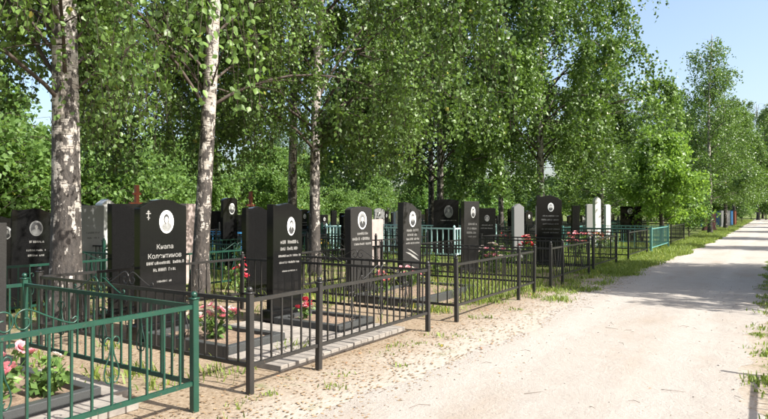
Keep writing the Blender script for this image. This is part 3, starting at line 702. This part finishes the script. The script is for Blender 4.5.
# twin grey plot
stone('grey-black headstone with gently arched top and round grey portrait', (-6.62, 9.42), -.15, .60, 1.70, .16, 'arch', 'gabbro', .18, port=(.02,.84,.12,.17), text=[(.02,.68,.45,.05),(.0,.62,.85,.055),(.02,.565,.75,.04)])
stone('grey-black headstone with slanted top and engraved feather', (-6.42, 10.98), -.15, .62, 1.80, .16, 'slant', 'gabbro', .18, port=(0,.80,.11,.165), text=[(0,.655,.62,.05),(.0,.605,.55,.045),(.0,.555,.65,.045),(.0,.51,.7,.035)])
def feather(parent, w, h, x):
    mb = MB()
    for (a, b, c, d, e) in ((-.38,.42,.30,.33,.030),(-.30,.46,.34,.36,.022),(-.10,.37,.38,.305,.020)):
        p0 = Vector((x, a*w, b*h)); p1 = Vector((x, c*w, d*h)); n = Vector((0, -(p1-p0).z, (p1-p0).y)).normalized()
        pts = [p0, p0.lerp(p1, .3)+n*e, p0.lerp(p1, .65)+n*e*.8, p1, p0.lerp(p1, .6)-n*e*.35]
        i = len(mb.v); mb.v += [tuple(q+Vector((.0015+.0004*len(mb.v), 0, 0))) for q in pts]; mb.f.append(tuple(range(i+4, i-1, -1)))
    mb.build('engraved_feather', M['engrave'], parent)
feather([c for c in bpy.data.objects if c.name.startswith('slab') and c.parent and abs(c.parent.location.y-10.98) < .01][0], .62, 1.8, .08)
stone('narrow grey pillar headstone with slim white oval portrait', (-6.3, 13.75), -.75, .40, 1.86, .22, 'flat', 'gabbro', .2, port=(.1,.85,.06,.14), text=[(.05,.68,.5,.05),(.05,.62,.6,.05),(.05,.565,.7,.05),(.05,.515,.55,.035)])
stone('wide black headstone with engraved bust behind the turquoise fence', (-9.75, 19.25), -1.15, .90, 2.05, .12, 'arch', 'granite', .2, port=(.1,.78,.16,.22), dim=True, text=[(.1,.62,.6,.03)])
stone('black headstone with faint portrait beside the grey pillar headstone', (-7.9, 18.6), -1.05, .58, 1.72, .12, 'flat', 'granite', .18, port=(0,.80,.08,.11), dim=True, text=[(0,.66,.6,.03),(0,.60,.7,.03)], engr='engrave_dim')
stone('slim blue-grey stele left of the black round-topped headstone', (-6.7, 18.3), -.8, .34, 1.86, .2, 'point', 'greystone', .2)
stone('tall black headstone with rounded top and small oval portrait near the tall birch', (-5.35, 17.1), -1.05, .72, 2.08, .14, 'wave', 'granite', .2, port=(.06,.83,.085,.125), text=[(.05,.70,.6,.04),(.05,.645,.7,.045),(.05,.59,.6,.035),(.05,.52,.7,.03),(.05,.47,.6,.03)], engr='engrave_dim')
stone('white marble obelisk-like stele rising above the black fences', (-6.2, 26.6), -.9, .26, 2.25, .24, 'point', 'marble', .2, name='stele')
stone('white marble post beside the tall white stele', (-6.6, 30.4), -.9, .24, 1.95, .22, 'arch', 'marble', .2, name='stele')
stone('black headstone with round portrait plaque beyond the teal fence', (-6.1, 33.6), -1.1, 1.05, 1.88, .14, 'flat', 'granite', .2, port=(-.05,.86,.13,.15))
stone('dark narrow headstone between the tall birch and white stele', (-6.6, 24.6), -.9, .32, 1.85, .14, 'flat', 'granite', .18)
stone('grey headstone beside the tall white stele', (-6.9, 28.3), -.8, .45, 1.95, .16, 'arch', 'greystone', .18)
stone('pale pink headstone behind the arched grey one', (-9.5, 14.35), -.1, .52, 1.38, .12, 'flat', 'pinkstone', .12)
stone('black headstone with white oval portrait beside the orange cross', (-13.0, 12.0), -.1, .50, 2.0, .12, 'arch', 'granite', .2, port=(.1,.84,.10,.16))
stone('pale pink stone column behind the leaning birch', (-11.0, 8.95), 0, .34, 1.78, .2, 'flat', 'pinkstone', .15)
stone('grey headstone with small text beyond the thick birch', (-13.4, 8.1), 0, .55, 1.75, .14, 'flat', 'greystone', .2, text=[(0,.62,.6,.04),(0,.55,.5,.04)], engr='photo_dark')
stone('white marble column beyond the thick birch', (-14.0, 8.85), 0, .34, 1.92, .3, 'point', 'marble', .2, name='stele')
stone('maroon stone marker by the path past the bright shrub', (-4.1, 56), -1.0, .9, 1.5, .3, 'flat', 'maroonstone', .2)
stone('grey stone post by the path before the blue fence', (-3.7, 69.5), -1.0, .9, 1.7, .4, 'flat', 'greystone', .2)
def ocross(label, loc, H, mat, rz=0):
    o = thing('grave_cross', label, 'cross', (loc[0], loc[1], 0), rz)
    MB().frustum(0, 0, -.05, H, .045, .04).build('upright', M[mat], o)
    MB().box(-.035, .035, -.17, .17, H*.80, H*.80+.06).build('crossbar', M[mat], o)
    MB().box(-.033, .033, -.09, .09, H*.90, H*.90+.05).build('title_board', M[mat], o)
    MB().bar((0, -.12, H*.56), (0, .12, H*.52), .066, .06).build('slanting_footrest', M[mat], o)
    STONES.append(loc[:2])
ocross('orange painted wooden cross above the shouldered headstone', (-11.6, 8.05), 2.18, 'orange')
ocross('rust red cross next to the black stone with white portrait', (-12.9, 12.75), 2.2, 'rust')

# ------------------------------------------------------------------ beds, paving
def kerb_bed(label, x0, x1, y0, y1, h=.14, t=.09, soil=.09, mat='kerb'):
    o = thing('grave_bed', label, 'grave bed', ((x0+x1)/2, (y0+y1)/2, 0))
    a, b = (x1-x0)/2, (y1-y0)/2
    for q in ((-a, -a+t, -b, b), (a-t, a, -b, b), (-a+t, a-t, -b, -b+t), (-a+t, a-t, b-t, b)):
        e = .0015 if q[1]-q[0] > t*1.5 else 0
        me = MB().box(q[0]+e, q[1]-e, q[2], q[3], -.02, h-e).mesh('kerb_stone', M[mat]); bevel_mesh(me, .006)
        link('kerb_stone', me, o)
    bm = bmesh.new(); bmesh.ops.create_grid(bm, x_segments=14, y_segments=10, size=1)
    rr = random.Random(int(abs(y0)*100))
    for v in bm.verts:
        d = (1-v.co.x**2)*(1-v.co.y**2)
        v.co = Vector((v.co.x*(a-t+.004), v.co.y*(b-t+.004), soil+d*.035+rr.uniform(-.008, .008)))
    me = bpy.data.meshes.new('soil'); bm.to_mesh(me); bm.free(); me.materials.append(M['soil']); link('soil', me, o)
    return o
kerb_bed('dark granite kerb bed with pink roses inside the green fence', -6.05, -4.68, 1.75, 2.92)
kerb_bed('granite kerb bed in front of the shouldered headstone', -6.35, -4.90, 4.52, 5.42)
kerb_bed('granite kerb bed in front of the paved plot white portrait stone', -5.75, -4.62, 6.12, 6.93)
kerb_bed('granite kerb bed before the arched and slanted grey headstones', -6.2, -4.9, 8.6, 11.0)
def paving(rects, label_unused=None):
    o = bpy.data.objects.new('paving', None); C.objects.link(o); o['kind'] = 'structure'
    rr = random.Random(9); n = 0
    for (x0, x1, y0, y1, s) in rects:
        nx = max(1, round((x1-x0)/s)); ny = max(1, round((y1-y0)/s)); dx = (x1-x0)/nx; dy = (y1-y0)/ny
        me = MB().box(-dx/2+.003, dx/2-.003, -dy/2+.003, dy/2-.003, 0, .062).mesh('paving_tile', M['paving']); bevel_mesh(me, .005)
        for i in range(nx):
            for j in range(ny):
                link('paving_tile', me, o, (x0+dx*(i+.5), y0+dy*(j+.5), rr.uniform(-.008, .006)), (rr.uniform(-.012, .012), rr.uniform(-.012, .012), rr.uniform(-.02, .02)))
paving([(-4.66, -4.28, 1.6, 3.0, .38), (-6.0, -4.66, 2.94, 3.2, .30), (-4.88, -4.08, 4.45, 6.1, .40), (-6.2, -4.89, 5.44, 6.10, .33), (-4.60, -4.10, 6.12, 6.9, .40)])

# ------------------------------------------------------------------ flowers
def bloom_mesh(mat, r, seed):
    rnd = random.Random(seed); V = []; F = []; tone = []
    for ring, (n, tilt, rad) in enumerate(((5, 1.25, .45), (7, .85, .75), (9, .42, 1.0))):
        for k in range(n):
            a = 2*math.pi*(k+.5*ring)/n+rnd.uniform(-.15, .15); ti = tilt+rnd.uniform(-.15, .15); L = r*rad*rnd.uniform(.9, 1.1); W = L*.55
            ca, sa = math.cos(a), math.sin(a)
            def pt(u, v):
                rr_ = u*L*math.cos(ti)+.06*r; z = u*L*math.sin(ti)+.10*r*math.sin(u*3)-.15*r*v*v*0
                y = v*W*math.sin(min(1, u*1.25)*2.2+.2); z += .18*r*abs(v)*u
                return (ca*rr_-sa*y, sa*rr_+ca*y, z)
            i = len(V)
            for u in (.05, .55, 1.0):
                for v in (-1, 0, 1): V.append(pt(u, v*(1 if u < .9 else .7)))
            for uu in range(2):
                for vv in range(2):
                    q = i+uu*3+vv; F += [(q, q+1, q+4), (q, q+4, q+3)]
            tone += [rnd.uniform(0, .9)]*8
    return np_mesh('bloom', np.array(V), np.array(F), M[mat], tone)
BL = {m: [bloom_mesh(m, .062, s) for s in (1, 2)] for m in ('pink', 'rose', 'salmon', 'cream', 'yellow')}
def plant(label, loc, colors, n=7, h=.35, spread=.22, leafsz=.085, nleaf=120, seed=0, bs=1.0, group=None):
    rnd = random.Random(seed); rg = np.random.default_rng(seed)
    o = thing('flowering_plant', label, 'flowers', loc, rnd.uniform(0, 6), group)
    st = MB(); tips = []
    for i in range(n+4):
        a = rnd.uniform(0, 6.28); d = spread*rnd.uniform(.15, 1); hh = h*rnd.uniform(.6, 1.05)
        tip = (math.cos(a)*d, math.sin(a)*d, hh); tips.append(tip)
        st.tube([(tip[0]*.1, tip[1]*.1, -.03), (tip[0]*.4, tip[1]*.4, hh*.5), tip], .004, 4)
    s = st.build('stems', M['leaf_plant'], o)
    pos = []
    for i in range(nleaf):
        tp_ = rnd.choice(tips); f = rnd.uniform(.15, .95)
        pos.append((tp_[0]*f+rnd.gauss(0, .035), tp_[1]*f+rnd.gauss(0, .035), max(.03, tp_[2]*f+rnd.gauss(0, .02))))
    lm = leaves_mesh('leaves', np.array(pos), np.array([0, 0, -.1]), np.full(nleaf, leafsz), M['leaf_plant'], rg, .7)
    link('leaves', lm, o)
    for i in range(n):
        c = rnd.choice(colors); b = link('bloom', rnd.choice(BL[c]), o, tips[i], (rnd.uniform(-.6, .6), rnd.uniform(-.2, .8), rnd.uniform(0, 6))); b.scale = (bs*rnd.uniform(.8, 1.15),)*3
    return o
plant('cluster of pink roses nodding over the green plot kerb', (-5.0, 2.25, .11), ['pink'], 10, .42, .30, .075, 200, 3, 1.05)
plant('low leafy plant with one white flower in the green plot bed', (-4.98, 2.60, .11), ['cream'], 2, .28, .26, .075, 220, 4, .6)
plant('pink flowers at the back of the green plot bed', (-5.6, 2.2, .11), ['pink'], 5, .45, .2, .09, 70, 5, 1.)
plant('pink and white artificial flowers before the shouldered headstone', (-5.5, 4.84, .11), ['pink', 'pink', 'cream'], 16, .36, .34, .08, 110, 6, .85)
plant('bright red bouquet at the foot of the white portrait stone', (-5.40, 6.40, .11), ['rose', 'rose', 'pink'], 9, .26, .13, .07, 60, 7, .75)
plant('red bouquet on tall stems behind the paved graves', (-7.75, 7.45, 0), ['rose', 'pink'], 12, .72, .16, .08, 70, 8, .75)
plant('salmon pink bouquet before the arched grey headstone', (-6.0, 9.35, .11), ['pink', 'salmon'], 11, .34, .26, .08, 90, 9, .85)
plant('pale pink spray of flowers before the slanted headstone', (-6.0, 10.35, .11), ['pink', 'cream'], 13, .36, .32, .08, 110, 10, .85)
plant('tall pink and cream roses beside the grey pillar headstone', (-5.75, 13.9, 0), ['pink', 'cream'], 22, .75, .45, .09, 200, 11, 1.)
plant('red flowers at the foot of the slim blue-grey stele', (-6.15, 17.5, 0), ['rose', 'salmon'], 14, .85, .28, .1, 110, 12, 1.2)
plant('mound of salmon flowers beside the black round-topped headstone', (-5.5, 20.8, 0), ['salmon', 'pink'], 26, .85, .42, .1, 160, 13, 1.1)
plant('pink and yellow flowers in front of the tall white stele', (-5.5, 24.3, 0), ['salmon', 'yellow'], 18, .75, .5, .1, 160, 14, 1.0)
FG = 'flowers in the back grave rows'

# ------------------------------------------------------------------ back rows of plots
rr = random.Random(2024)
def near(pts, x, y, d): return any((a-x)**2+(b-y)**2 < d*d for a, b in pts)
SPECIAL = list(STONES)
for row, X0 in enumerate((-9.2, -12.9, -16.6, -20.6)):
    y = .40*abs(X0)+rr.uniform(0, .6)
    while y < (58, 50, 44, 40)[row]:
        w = rr.uniform(2.0, 3.0); d = 2.5; x1 = X0-d; yc = y+w/2
        blocked = any(x1-.3 < a < X0+.3 and y-.3 < b < y+w+.3 for a, b in TREES)
        turq = -13.7 < X0-1.2 < -8 and 15.8 < yc < 21.5
        sx, sy = X0-d+.35, yc+rr.uniform(-.2, .2)
        if not turq:
            if not blocked:
                mt = rr.choices(['black', 'dark', 'green', 'turq', 'blue'], (5, 3, 2, 1.0, .5) if X0 < -16 else (5, 3, 2, 0, 0))[0]
                word = {'black': 'black', 'dark': 'graphite grey', 'green': 'dark green', 'turq': 'pale turquoise', 'blue': 'blue'}[mt]
                fin = rr.choice(['ball', 'cap']); ordn = ('first', 'second', 'third', 'fourth')[row]
                fence(word+' grave fence with '+{'ball': 'ball topped', 'cap': 'flat capped'}[fin]+' posts in the '+ordn+' row behind the birches', [(X0, y), (X0, y+w), (x1, y+w), (x1, y)], mt, h=rr.uniform(.85, 1.1), top=.80, bot=.2,
                      orn=(0, 1, 3) if row == 0 else (), sp=.16 if row < 2 else .22, finial=fin, fine=False, group=word+' fences in the back rows')
            if not near(SPECIAL, sx, sy, .9) and not near(TREES, sx, sy, .6):
                mt = rr.choices(['granite', 'gabbro', 'greystone', 'marble', 'pinkstone'], (5, 2, 0, 0, 0) if row == 0 else (5, 2, 2, 1.6, 1.2))[0]
                kd = rr.choice(['flat', 'arch', 'wave', 'shoulder', 'slant']) ; word = {'granite': 'black polished', 'gabbro': 'dark grey', 'greystone': 'light grey', 'marble': 'white marble', 'pinkstone': 'pale pink'}[mt]
                pt = (0, .8, .08, .115) if rr.random() < .7 else None
                stone(word+' headstone with '+{'flat': 'flat', 'arch': 'arched', 'wave': 'wavy', 'shoulder': 'shouldered', 'slant': 'slanted'}[kd]+' top'+(' and portrait' if pt else '')+' in the '+('first', 'second', 'third', 'fourth')[row]+' row behind the birches', (sx, sy), rr.uniform(-.5, .05), rr.uniform(.45, .7), rr.uniform(1.3, 1.85), .12, kd, mt, .18, port=pt,
                      text=[(0,.62,.6,.04),(0,.55,.7,.03)] if rr.random() < .7 else None, engr='engrave' if mt in ('granite', 'gabbro') else 'photo_dark', group=word+' headstones in the back rows')
            if w > 2.3 and rr.random() < .75 and not near(SPECIAL, sx, sy+.85, .8) and not near(TREES, sx, sy+.85, .6):
                mt = rr.choice(['granite', 'granite', 'gabbro']); kd = rr.choice(['flat', 'arch', 'slant'])
                stone({'granite': 'black', 'gabbro': 'dark grey'}[mt]+' companion headstone with '+{'flat': 'flat', 'arch': 'arched', 'slant': 'slanted'}[kd]+' top sharing a '+('first', 'second', 'third', 'fourth')[row]+' row plot', (sx+rr.uniform(-.1, .1), sy+.85), rr.uniform(-.3, .05), rr.uniform(.45, .6), rr.uniform(1.25, 1.7), .12, kd, mt, .18, port=(0, .8, .08, .115) if rr.random() < .5 else None, group='companion headstones in the back rows')
            if rr.random() < .55 and not blocked:
                plant('bunch of bright flowers on a grave behind the birches', (sx+.6, sy+rr.uniform(-.3, .3), 0), [rr.choice(['pink', 'rose', 'salmon', 'yellow'])], 9, .5, .25, .1, 40, rr.randint(0, 9999), 1.1, FG)
        y += w+rr.uniform(.35, .8)

for i in range(70):
    yy = 4+rr.random()**1.3*30; xx = -rr.uniform(7.5, 13) if i % 3 else -rr.uniform(5.2, 7.2)
    if near(SPECIAL, xx, yy, .35) or near(TREES, xx, yy, .4) or (xx > -7.3 and yy < 12): continue
    pl = plant('leafy green weed growing between the grave fences', (xx, yy, 0), ['pink'], 0, rr.uniform(.3, .75), rr.uniform(.2, .4), rr.uniform(.08, .13), 120, rr.randint(0, 9999), 1., 'weeds between the fences')
    pl.name = 'weed_plant'; pl['category'] = 'plant'
# ------------------------------------------------------------------ grass, litter, pebbles
def blades(name, xs, ys_, hs, mat, label, rg, z=0, wid=.007):
    n = len(xs); a = rg.uniform(0, 2*np.pi, n); b = rg.uniform(0, 2*np.pi, n); ln = rg.uniform(.1, .75, n)
    base = np.stack([xs, ys_, np.full(n, z)], 1); side = np.stack([np.cos(a), np.sin(a), np.zeros(n)], 1)*(wid*rg.uniform(.6, 1.5, n))[:, None]
    tipd = np.stack([np.cos(b)*ln, np.sin(b)*ln, np.ones(n)], 1)
    mid = base+tipd*np.array([.45, .45, .62])*hs[:, None]; tip = base+tipd*np.array([1.15, 1.15, .95])*hs[:, None]
    V = np.stack([base-side, base+side, mid-side*.8, mid+side*.8, tip], 1).reshape(-1, 3)
    i = np.arange(n)[:, None]*5
    F = np.concatenate([i+np.array([[0, 1, 3]]), i+np.array([[0, 3, 2]]), i+np.array([[2, 3, 4]])], 1).reshape(-1, 3)
    o = link(name, np_mesh(name, V, F, M[mat], np.repeat(rg.random(n), 3)))
    return tag(o, label, 'grass', kind='stuff')
def clumps(rg, n, xr_, yr_, per, sig, hr, ypow=1.0):
    cx = rg.uniform(*xr_, n); cy = yr_[0]+(yr_[1]-yr_[0])*rg.random(n)**ypow; k = rg.integers(per[0], per[1], n)
    I = np.repeat(np.arange(n), k); s = rg.uniform(sig*.5, sig*1.5, n)
    hh = rg.uniform(*hr, n)
    return cx[I]+rg.normal(size=len(I))*s[I], cy[I]+rg.normal(size=len(I))*s[I], hh[I]*rg.uniform(.5, 1.1, len(I))
rg = np.random.default_rng(8)
parts = [clumps(rg, 22, (-3.8, -3.2), (2.6, 12), (8, 28), .07, (.025, .07)),
         clumps(rg, 60, (-3.9, -3.0), (10.5, 16.5), (15, 55), .10, (.04, .12)),
         clumps(rg, 300, (-3.9, -2.9), (16, 24), (30, 90), .12, (.05, .15)),
         clumps(rg, 520, (-4.0, -2.35), (22, 60), (30, 80), .16, (.08, .22)),
         clumps(rg, 260, (-3.8, -2.2), (58, 130), (25, 50), .3, (.1, .3))]
x_, y_, h_ = (np.concatenate([q[i] for q in parts]) for i in range(3))
keep = x_ < -2.75+.15*np.sin(y_*1.3)+.5*np.clip((y_-8)/44, 0, 1)
blades('grass', x_[keep], y_[keep], h_[keep], 'grass', 'grass tufts growing along the fence side of the path', rg)
parts = [clumps(rg, 320, (-.12, 1.6), (3.2, 20), (25, 60), .10, (.025, .08)), clumps(rg, 320, (0, 3), (18, 110), (25, 70), .2, (.06, .2))]
x_, y_, h_ = (np.concatenate([q[i] for q in parts]) for i in range(3))
keep = x_ > -.42+.12*np.sin(y_*2.1)+.6*np.clip((y_-8)/22, 0, 1)
blades('grass', x_[keep], y_[keep], h_[keep], 'grass', 'grass edge on the open side of the path', rg)
parts = [clumps(rg, 60, (-7.2, -4.3), (3.2, 12), (12, 40), .10, (.05, .16)), clumps(rg, 500, (-8.4, -4.0), (8, 32), (25, 70), .16, (.08, .28)), clumps(rg, 900, (-24, -8), (3, 40), (20, 50), .22, (.08, .3))]
x_, y_, h_ = (np.concatenate([q[i] for q in parts]) for i in range(3))
blades('grass', x_, y_, h_, 'grass', 'grass and weeds between the graves', rg)
# dry leaf and needle litter
n = 13000
cx = np.concatenate([rg.uniform(-4.0, -2.6, n//2), rg.uniform(-7.5, -3.9, n//3), rg.uniform(-2.9, .4, n//22)]); cy = 1.5+rg.random(len(cx))**1.3*16
pos = np.stack([cx, cy, rg.uniform(.004, .009, len(cx))], 1)
d = rg.normal(size=(len(cx), 3)); d[:, 2] = 0; d /= np.linalg.norm(d, axis=1, keepdims=True); s = np.cross(d, [0, 0, 1.])
L = rg.uniform(.012, .045, len(cx))[:, None]; W = L*rg.uniform(.08, .45, len(cx))[:, None]; up = np.array([0, 0, 1.])*rg.uniform(0, .006, len(cx))[:, None]
V = np.stack([pos, pos+d*L*.5+s*W+up, pos+d*L, pos+d*L*.5-s*W+up], 1).reshape(-1, 3); i = np.arange(len(cx))[:, None]*4
F = np.concatenate([i+np.array([[0, 3, 2]]), i+np.array([[0, 2, 1]])], 1).reshape(-1, 3)
tag(link('leaf_litter', np_mesh('leaf_litter', V, F, M['dry'], np.repeat(rg.random(len(cx)), 2))), 'dry brown leaves and needles scattered by the fences', 'litter', kind='stuff')
pb = MB(); rp = random.Random(4)
for i in range(260):
    x = rp.uniform(-3.7, -.1); y = 2.2+14*rp.random()**1.4; r_ = rp.uniform(.003, .010)
    n0 = len(pb.v); pb.ball((x, y, .012+r_*.2), r_, 5, 3)
    pb.v[n0:] = [(x+(a-x)*rp.uniform(.8, 1.5), y+(b-y)*rp.uniform(.8, 1.4), .012+(c-.012)*.7) for a, b, c in pb.v[n0:]]
tag(pb.build('pebbles', M['pebble']), 'small pebbles lying on the sandy path', 'pebbles', kind='stuff')
tg = MB()
for i in range(60):
    x = rp.uniform(-3.7, .1); y = 2.4+12*rp.random()**1.3; a = rp.uniform(0, 6.28); L_ = rp.uniform(.04, .2)
    tg.tube([(x, y, .014), (x+math.cos(a)*L_*.5, y+math.sin(a)*L_*.5, .022), (x+math.cos(a+.3)*L_, y+math.sin(a+.3)*L_, .013)], [.0022, .002, .001], 4)
tag(tg.build('fallen_twigs', M['twig']), 'thin broken twigs lying on the sand', 'twigs', kind='stuff')
